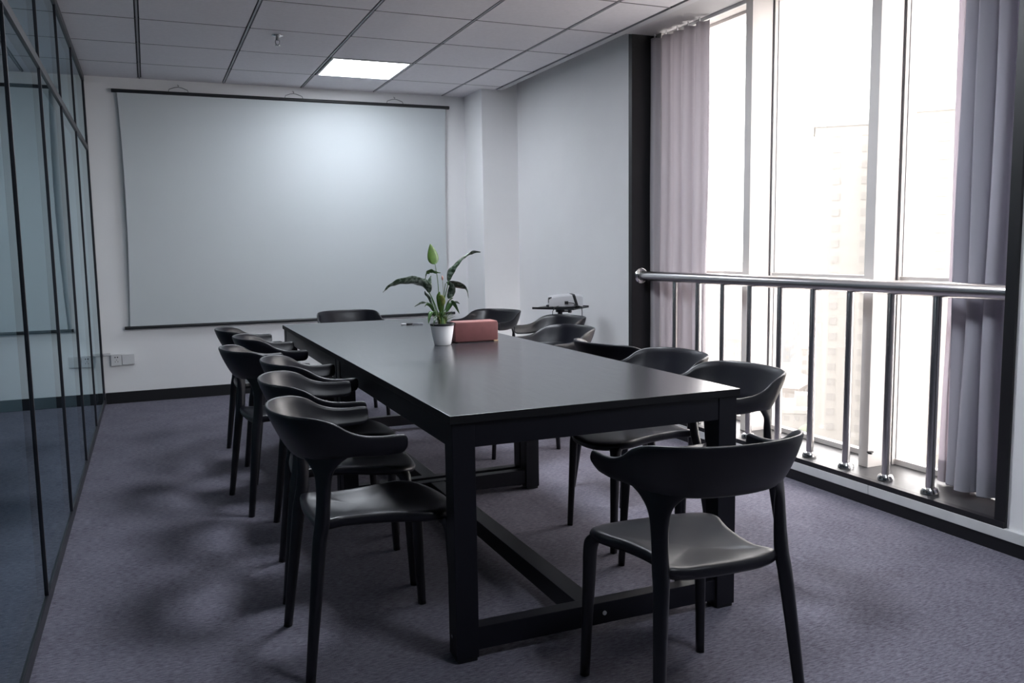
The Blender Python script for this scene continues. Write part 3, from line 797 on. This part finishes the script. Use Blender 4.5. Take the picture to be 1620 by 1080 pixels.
# ================================================================== PROJECTOR ON ITS STAND
SX, SY = 2.835, 5.735
sa = R(-52)
t = empty('projector_stand', (SX, SY, 0), sa, label='black tripod stand with a flat tray in the far right corner', cat='stand')
bm = bmesh.new(); box(bm, -.165, .175, -.135, .135, .762, .772, .003)
for s in (-1, 1): box(bm, -.165, .175, s*.135-.004, s*.135+.004, .762, .778, .001)
obj('tray', bm, m_dark_plastic, t)
bm = bmesh.new(); tube(bm, [(0, 0, .40), (0, 0, .69)], .0105, 14); obj('inner_pole', bm, m_steel, t, True)
bm = bmesh.new(); tube(bm, [(0, 0, .66), (0, 0, .735)], .018, 14); tube(bm, [(0, 0, .735), (0, 0, .762)], .035, 14); auto_smooth(obj('tray_socket', bm, m_dark_plastic, t))
bm = bmesh.new(); tube(bm, [(.03, 0, .742), (.075, 0, .742)], .006, 8); tube(bm, [(.07, 0, .742), (.09, 0, .742)], .013, 10); auto_smooth(obj('clamp_knob', bm, m_dark_plastic, t))
bm = bmesh.new(); tube(bm, [(0, 0, .12), (0, 0, .46)], .016, 14); auto_smooth(obj('outer_pole', bm, m_dark_plastic, t))
for k in range(3):
    a = 2*PI*k/3+.3; bm = bmesh.new()
    tube(bm, [(.012*math.cos(a), .012*math.sin(a), .40), (.20*math.cos(a), .20*math.sin(a), .012)], .009, 10); l_ = auto_smooth(obj('leg', bm, m_dark_plastic, t))
    bm = bmesh.new(); tube(bm, [(.014*math.cos(a), .014*math.sin(a), .16), (.115*math.cos(a), .115*math.sin(a), .187)], .005, 8); auto_smooth(obj('brace', bm, m_dark_plastic, l_))
t = empty('projector', (SX+.03, SY-.02, .778), R(-20), label='small white projector with a black band sitting on the tripod tray', cat='projector')
bm = bmesh.new()
sec = []
for x, zt in ((-.125, .060), (-.118, .074), (-.04, .086), (.06, .090), (.118, .084), (.125, .076)):
    sec.append([Vector((x, -.088, .004)), Vector((x, -.092, .02)), Vector((x, -.088, zt-.008)), Vector((x, -.078, zt)), Vector((x, .078, zt)), Vector((x, .088, zt-.008)), Vector((x, .092, .02)), Vector((x, .088, .004))])
loft(bm, sec); auto_smooth(obj('casing', bm, m_projector, t), 40)
bm = bmesh.new()
sec = []
for x0, x1, e in ((.050, .075, 0),):
    prof_ = [(-.093, .004), (-.096, .02), (-.092, .083), (-.080, .0925), (.080, .0925), (.092, .083), (.096, .02), (.093, .004)]
    for x in (.045, .066):
        sec.append([Vector((x+(.09-z_)*.30, y_, z_)) for y_, z_ in prof_])
loft(bm, sec); auto_smooth(obj('black_band', bm, m_dark_plastic, t), 40)
bm = bmesh.new(); tube(bm, [(-.118, -.02, .045), (-.127, -.02, .045)], .018, 20); tube(bm, [(-.108, -.080, .068), (-.130, -.082, .066)], .008, 12); auto_smooth(obj('lens', bm, m_dark_plastic, t))
bm = bmesh.new(); box(bm, -.012, .014, -.110, -.088, .022, .044, .002); tube(bm, [(.010, -.105, .034), (.05, -.115, .030), (.075, -.112, .008), (.07, -.095, -.004)], .003, 8); auto_smooth(obj('power_plug', bm, m_dark_plastic, t))
for dx, dy in ((-.1, -.06), (-.1, .06), (.1, -.06), (.1, .06)):
    bm = bmesh.new(); tube(bm, [(dx, dy, -.004), (dx, dy, .006)], .008, 10); auto_smooth(obj('foot', bm, m_dark_plastic, t))
# remote on the tray
t = empty('remote_control', (SX-.075, SY-.035, .779), R(-40), label='dark grey remote control lying on the tray left of the projector', cat='remote')
bm = bmesh.new(); box(bm, -.050, .050, -.020, .020, 0, .016, .006); auto_smooth(obj('case', bm, mat('remote_grey', (.05, .055, .07), .35), t), 50)
bm = bmesh.new()
for i in range(4):
    for j in range(2): tube(bm, [(-.03+i*.018, -.007+j*.014, .0155), (-.03+i*.018, -.007+j*.014, .0175)], .004, 8)
obj('buttons', bm, m_white_plastic, t)
# hanging cables
def cable(pts, label, r=.0028):
    bm = bmesh.new(); P = catmull(pts, 6); tube(bm, P, r, 8); o = obj('cable', bm, m_dark_plastic, None, True)
    prop(o, label, 'cable'); return o
cable([(2.775, 5.640, .788), (2.735, 5.600, .784), (2.705, 5.572, .772), (2.690, 5.565, .71), (2.72, 5.57, .40), (2.74, 5.60, .10), (2.80, 5.62, .006), (2.88, 5.60, .004)], 'thin dark cable hanging from the left side of the projector tray')
cable([(2.885, 5.625, .790), (2.91, 5.548, .784), (2.915, 5.535, .76), (2.912, 5.53, .68), (2.905, 5.54, .40), (2.91, 5.55, .10), (2.95, 5.60, .006), (3.0, 5.7, .004)], 'thin dark cable hanging from the right side of the projector tray')

# ================================================================== OUTSIDE: hazy city seen from a high floor
GZ = -45.0
m_ground = mat('city_ground', (0.170, 0.156, 0.140), 0.9, noise_amt=.12, noise_scale=.05)
bm = bmesh.new(); box(bm, 30, 1500, -200, 1700, GZ-1, GZ)
g = obj('city_ground', bm, m_ground); prop(g, 'pale hazy city ground far below the window', 'ground', kind='structure')

def facade_mat(name, wall, win, sx, sz):
    m = bpy.data.materials.new(name); m.use_nodes = True
    nt = m.node_tree; b = nt.nodes['Principled BSDF']; b.inputs['Roughness'].default_value = .8
    b.inputs['Base Color'].default_value = (*wall, 1)
    tc = nt.nodes.new('ShaderNodeTexCoord'); n = nt.nodes.new('ShaderNodeTexNoise'); n.inputs['Scale'].default_value = .3
    nt.links.new(tc.outputs['Object'], n.inputs['Vector'])
    r = nt.nodes.new('ShaderNodeValToRGB'); r.color_ramp.elements[0].color = (*[c*.92 for c in wall], 1); r.color_ramp.elements[1].color = (*wall, 1)
    nt.links.new(n.outputs['Fac'], r.inputs['Fac']); nt.links.new(r.outputs['Color'], b.inputs['Base Color'])
    return m
m_f1 = facade_mat('facade_cream', (0.195, 0.182, 0.164), None, 0, 0)
m_f2 = facade_mat('facade_pale', (0.20, 0.191, 0.178), None, 0, 0)
m_f3 = facade_mat('facade_grey', (0.15, 0.156, 0.162), None, 0, 0)
m_f4 = facade_mat('facade_rose', (0.155, 0.138, 0.125), None, 0, 0)
m_win = mat('facade_window', (0.150, 0.142, 0.134), 0.5)
m_roof = mat('tiled_roof', (0.14, 0.112, 0.10), 0.8)
m_tree = mat('hazy_tree', (0.10, 0.115, 0.08), 0.9, noise_amt=.3, noise_scale=.5)

def building(x, y, wx, wy, h, ang, m, floors, bays, label, roof=False, colonly=None, cat='building'):
    t = empty('building', (x, y, GZ), R(ang), label=label, cat=cat, group=None)
    bm = bmesh.new(); box(bm, -wx/2, wx/2, -wy/2, wy/2, 0, h)
    box(bm, -wx/2-.3, wx/2+.3, -wy/2-.3, wy/2+.3, h, h+.8)
    obj('walls', bm, m, t)
    bm = bmesh.new(); fh = h/floors
    for k in range(floors):
        z = (k+.35)*fh
        for j in range(bays):
            if colonly is not None and j not in colonly: continue
            c = -wy/2+(j+.5)*wy/bays; ww = wy/bays*.28
            box(bm, -wx/2-.12, -wx/2+.05, c-ww, c+ww, z, z+fh*.45)
            c = -wx/2+(j+.5)*wx/bays; ww = wx/bays*.28
            box(bm, c-ww, c+ww, -wy/2-.12, -wy/2+.05, z, z+fh*.45)
    o = obj('windows', bm, m_win, t)
    if roof:
        bm = bmesh.new()
        a = [Vector((-wx/2-.6, -wy/2-.6, h+.8)), Vector((wx/2+.6, -wy/2-.6, h+.8)), Vector((wx/2+.6, wy/2+.6, h+.8)), Vector((-wx/2-.6, wy/2+.6, h+.8))]
        b = [Vector((-wx/2*.5, -.05, h+4)), Vector((wx/2*.5, -.05, h+4)), Vector((wx/2*.5, .05, h+4)), Vector((-wx/2*.5, .05, h+4))]
        loft(bm, [a, b]); obj('roof', bm, m_roof, t)
    else:
        bm = bmesh.new(); box(bm, -wx*.2, wx*.15, -wy*.2, wy*.2, h+.8, h+3.4); obj('roof_house', bm, m, t)
    return t
building(297, 340, 16, 14, 50, 45, m_f3, 14, 4, 'faint grey tower block far off left of the middle window bay')
building(119.5, 121.5, 14, 12, 66.5, 48, m_f2, 24, 5, 'tall pale apartment tower with window columns seen in the middle window bay', colonly=(0, 1, 3))
building(114, 100.5, 13, 14, 65.6, 42, m_f1, 24, 5, 'tall cream apartment tower seen beside the dark right curtain', colonly=(0, 1, 3))
low = [(200, 246, 22, 14, 12, 40, m_f1, 4, 6, True, 'low cream block with tiled roof seen between the railing posts in the distance'),
       (152, 176, 18, 12, 9, 35, m_f4, 3, 5, True, 'low rose building with tiled roof below the left window bay'),
       (139, 153, 15, 11, 8, 52, m_f2, 3, 5, False, 'low flat-roofed pale building below the middle window bay'),
       (172, 172, 18, 12, 11, 40, m_f4, 4, 6, True, 'rose house with tiled roof below the middle window bay'),
       (178, 144, 20, 12, 10, 44, m_f4, 3, 6, True, 'rose house with tiled roof at the foot of the cream tower'),
       (150, 124, 16, 12, 9, 38, m_f1, 3, 5, True, 'low cream house seen below beside the dark right curtain'),
       (192, 205, 18, 12, 14, 50, m_f2, 5, 6, False, 'mid-rise pale block behind the low rose building'),
       (240, 315, 30, 16, 18, 40, m_f1, 6, 8, False, 'long cream block in the middle distance beyond the lavender curtain'),
       (270, 395, 26, 18, 24, 46, m_f2, 8, 6, False, 'distant pale block near the lavender curtain'),
       (232, 272, 22, 13, 16, 42, m_f3, 5, 6, False, 'distant grey block behind the railing'),
       (258, 240, 26, 14, 20, 44, m_f1, 6, 6, False, 'distant cream block behind the apartment tower'),
       (340, 430, 30, 20, 30, 44, m_f2, 9, 6, False, 'farthest pale block on the horizon left of grey tower')]
for x, y, wx, wy, h, a, m, fl, ba, rf, lab in low: building(x, y, wx, wy, h, a, m, fl, ba, lab, rf)
bm = bmesh.new(); loft(bm, [[Vector((60, 196, GZ+5)), Vector((180, 214, GZ+5)), Vector((180, 222, GZ+5)), Vector((60, 204, GZ+5))], [Vector((60, 196, GZ+6)), Vector((180, 214, GZ+6)), Vector((180, 222, GZ+6)), Vector((60, 204, GZ+6))]])
for k in range(4): box(bm, 74+k*30, 76+k*30, 201.5+k*4.5-.8, 203.5+k*4.5+.8, GZ, GZ+5)
prop(obj('elevated_road', bm, mat('road_concrete', (.16, .15, .14), .8)), 'pale elevated road crossing the city far below', 'road')
rnd = random.Random(4)
tp = bmesh.new(); bmesh.ops.create_icosphere(tp, subdivisions=3, radius=3.2)
for v in tp.verts:
    nn = noise.noise(v.co*.8)+.5*noise.noise(v.co*2.1); v.co *= 1+.35*nn; v.co.z = v.co.z*.85+5.2
tree_mesh = obj('tree', tp, m_tree, None, True).data
bpy.data.objects.remove(bpy.data.objects['tree'])
tk = bmesh.new(); tube(tk, [(0, 0, 0), (.1, 0, 3.6)], [.35, .25], 8)
tko = obj('trunk', tk, mat('tree_bark', (.15, .11, .08), .9)); tkm = tko.data; bpy.data.objects.remove(tko)
spots = [(168, 192, 'leftmost, beyond the rose building'), (162, 160, 'between the two rose houses'), (128, 138, 'in front of the flat-roofed building'), (208, 226, 'far back beside the mid-rise block'), (166, 132, 'beside the low cream house'), (212, 262, 'far back behind the low cream block'), (120, 160, 'nearest the elevated road')]
for i, (x, y, wh) in enumerate(spots):
    tr = empty('tree', (x, y, GZ), rnd.uniform(0, 6), label='hazy green tree far below the window, '+wh, cat='tree', group='trees in the hazy city below')
    s = rnd.uniform(.8, 1.3); tr.scale = (s, s, s)
    a = bpy.data.objects.new('crown', tree_mesh); C.objects.link(a); a.parent = tr
    b = bpy.data.objects.new('trunk', tkm); C.objects.link(b); b.parent = tr

# ------------------------------------------------------------------ haze over the city (real scattering air outside, from 25 m out)
hz = bpy.data.materials.new('city_haze'); hz.use_nodes = True
nt = hz.node_tree; nt.nodes.clear(); out = nt.nodes.new('ShaderNodeOutputMaterial')
vsn = nt.nodes.new('ShaderNodeVolumeScatter'); vsn.inputs['Color'].default_value = (1.0, .985, .97, 1); vsn.inputs['Density'].default_value = .00022
nt.links.new(vsn.outputs[0], out.inputs['Volume'])
bm = bmesh.new(); box(bm, 25, 900, -150, 1100, GZ+.02, 160)
prop(obj('city_haze', bm, hz), 'pale morning haze lying over the whole city', 'haze', kind='stuff')
bpy.context.scene.cycles.volume_bounces = 2
